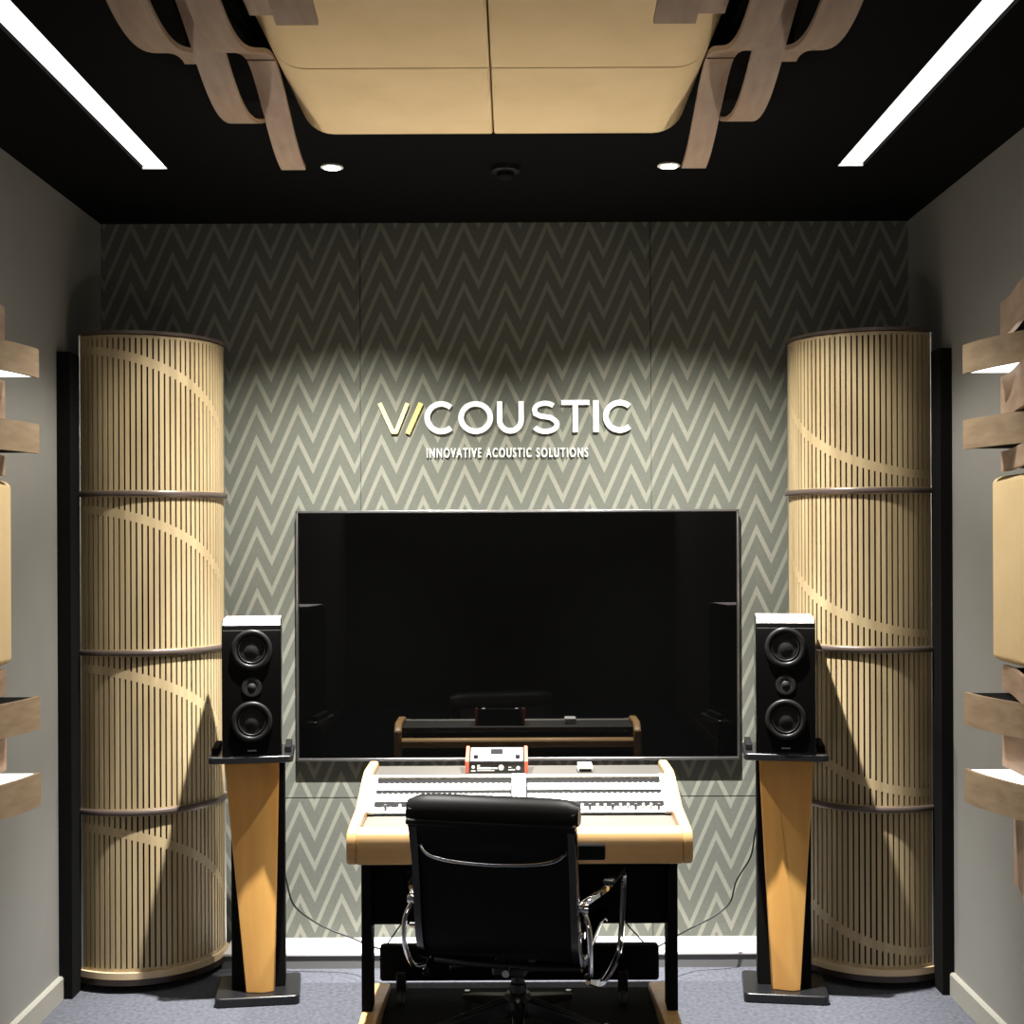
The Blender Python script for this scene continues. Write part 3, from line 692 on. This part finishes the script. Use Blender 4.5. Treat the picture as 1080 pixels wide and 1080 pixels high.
# armrests
for s in (-1, 1):
    path = smooth_path([(s*.252,-.285,.575),(s*.285,-.25,.598),(s*.315,-.15,.606),(s*.328,.0,.612),(s*.332,.09,.606),(s*.334,.125,.575),(s*.332,.115,.48),(s*.325,.085,.355),(s*.315,.03,.315),(s*.29,-.09,.290),(s*.262,-.16,.315)], 6)
    m = MB(); m.sweep(path, [(-0.007,-0.009),(0.007,-0.009),(0.010,0),(0.007,0.009),(-0.007,0.009),(-0.010,0)], up=(s,0,0.05)); ar = m.build('armrest', M['chrome'], CH, smooth=40)
    m = MB(); m.sweep([(s*.320,-.13,.618),(s*.328,-.05,.622),(s*.331,.06,.620)], [(-0.018,-0.006),(0.018,-0.006),(0.020,0.002),(0.014,0.009),(-0.014,0.009),(-0.020,0.002)]); m.build('arm_pad', M['leather'], ar, bevel=0.003)
    m = MB(); m.lathe([(0.001,-0.018),(0.014,-0.018),(0.016,-0.010),(0.016,0.010),(0.014,0.018),(0.001,0.018)], (s*0.268,-0.282,0.578), 'x', 16); m.build('pivot_knob', M['chrome'], ar, smooth=40)
    m = MB()
    m.lathe([(0.001,-0.014),(0.010,-0.014),(0.010,0.014),(0.001,0.014)], (s*0.262,-0.296,0.50), 'x', 12)
    m.build('frame_bolt', M['chrome'], ar, smooth=40)
    # inner curved rod running from the pivot to the seat
    m = MB(); m.tube(smooth_path([(s*.272,-.285,.57),(s*.290,-.305,.52),(s*.293,-.300,.44),(s*.282,-.25,.36),(s*.262,-.20,.345)], 5), 0.008, 8, up=(1,0,0)); m.build('arm_rod', M['chrome'], ar, smooth=50)
# under the seat
m = MB(); m.tube([(-0.24,-0.15,0.352),(-0.12,-0.13,0.338),(0.12,-0.13,0.338),(0.24,-0.15,0.352)], 0.013, 10); m.build('seat_spreader', M['black_gloss'], CH, smooth=50)
m = MB(); m.tube([(-0.24,0.14,0.375),(-0.12,0.12,0.35),(0.12,0.12,0.35),(0.24,0.14,0.375)], 0.013, 10); m.build('seat_spreader', M['black_gloss'], CH, smooth=50)
MB().box(-0.055, 0.055, -0.14, 0.13, 0.30, 0.348).build('tilt_mechanism', M['black_gloss'], CH, bevel=0.01)
m = MB(); m.tube([(0,-0.145,0.325),(0,-0.175,0.325)], 0.012, 12); m.build('tension_knob', M['chrome'], CH, smooth=50)
m = MB(); m.tube([(-0.05,-0.05,0.325),(-0.17,-0.10,0.318)], 0.005, 8); lv = m.build('height_lever', M['chrome'], CH, smooth=50)
m = MB(); m.tube([(-0.165,-0.098,0.318),(-0.20,-0.113,0.317)], 0.010, 10); m.build('lever_grip', M['black_gloss'], lv, smooth=50)
m = MB(); m.lathe([(0.001,0.16),(0.028,0.16),(0.028,0.24),(0.022,0.245),(0.022,0.31),(0.001,0.31)], (0,0,0), 'z', 20); m.build('gas_column', M['black_gloss'], CH, smooth=40)
m = MB(); m.lathe([(0.001,0.135),(0.042,0.135),(0.048,0.15),(0.046,0.20),(0.036,0.212),(0.001,0.212)], (0,0,0), 'z', 24); m.build('hub', M['black_gloss'], CH, smooth=40)
for k in range(5):
    a = math.radians(-90+13+72*k); ca, sa = math.cos(a), math.sin(a)
    def Q(r, t_, z): return (r*ca-t_*sa, r*sa+t_*ca, z)
    vs = []
    for r, hw_, z0, z1 in ((0.035,0.024,0.145,0.198),(0.15,0.019,0.125,0.168),(0.285,0.014,0.105,0.132),(0.31,0.012,0.105,0.125)):
        vs += [Q(r,-hw_,z0),Q(r,hw_,z0),Q(r,hw_,z1-0.006),Q(r,hw_*0.5,z1),Q(r,0,z1-0.007),Q(r,-hw_*0.5,z1),Q(r,-hw_,z1-0.006)]
    n = 7; fs = [tuple(range(7)), tuple(range(21, 28))[::-1]]
    for i in range(3): fs += [(i*n+j, i*n+(j+1) % n, (i+1)*n+(j+1) % n, (i+1)*n+j) for j in range(n)]
    m = MB(); m.add(vs, fs); leg = m.build('base_arm', M['chrome'] if k == 0 else M['black_gloss'], CH, bevel=0.002)
    c = Q(0.298, 0, 0); m = MB()
    for dt in (-0.016, 0.016):
        ring = [];
        m2 = [(Q(0.298+0.028*math.cos(q), dt-0.007, 0.030+0.028*math.sin(q)), Q(0.298+0.028*math.cos(q), dt+0.007, 0.030+0.028*math.sin(q))) for q in [2*PI*i/18 for i in range(18)]]
        vv = [p[0] for p in m2]+[p[1] for p in m2]
        m.add(vv, [tuple(range(18)), tuple(range(18, 36))[::-1]]+[(i, (i+1) % 18, 18+(i+1) % 18, 18+i) for i in range(18)])
    cs = m.build('caster', M['rubber'], leg, smooth=40)
    m = MB(); m.tube([Q(0.298,0,0.045), Q(0.298,0,0.135)], 0.010, 10, up=(1,0,0)); m.build('caster_stem', M['chrome'], cs, smooth=50)

# ------------------------------------------------------------------ cables
def cable(label, pts, r=0.0035):
    m = MB(); m.tube(smooth_path(pts, 8), r, 8, up=(0.3,0.9,0.1)); o = m.build('cable', M['cable'], None, smooth=60)
    return tag(o, label, 'cable', 'black cables')
def W(px, py, y): return ((px-VX)*y/F, y, EYE-(py-VY)*y/F)
cable('thin black cable sagging from the left speaker stand to the console', [W(296,905,5.12), W(301,930,5.15), W(308,953,5.17), W(325,968,5.18), W(345,979,5.18), W(368,988,5.16), W(392,998,5.08), W(425,1008,4.98)])
cable('thin black cable curving from the right speaker stand to the console', [W(802,850,5.12), W(795,880,5.15), W(790,905,5.18), W(775,930,5.19), W(768,953,5.19), W(750,968,5.18), W(730,978,5.17), W(708,990,5.10), W(680,1006,5.02)])
cable('short black cable behind the console, left of the chair', [W(428,965,4.98), W(420,976,5.0), W(405,998,5.05), W(398,1012,5.05)], 0.003)
cable('short black cable behind the console, right of the chair', [W(645,960,4.98), W(660,976,5.0), W(678,996,5.05), W(690,1012,5.05)], 0.003)
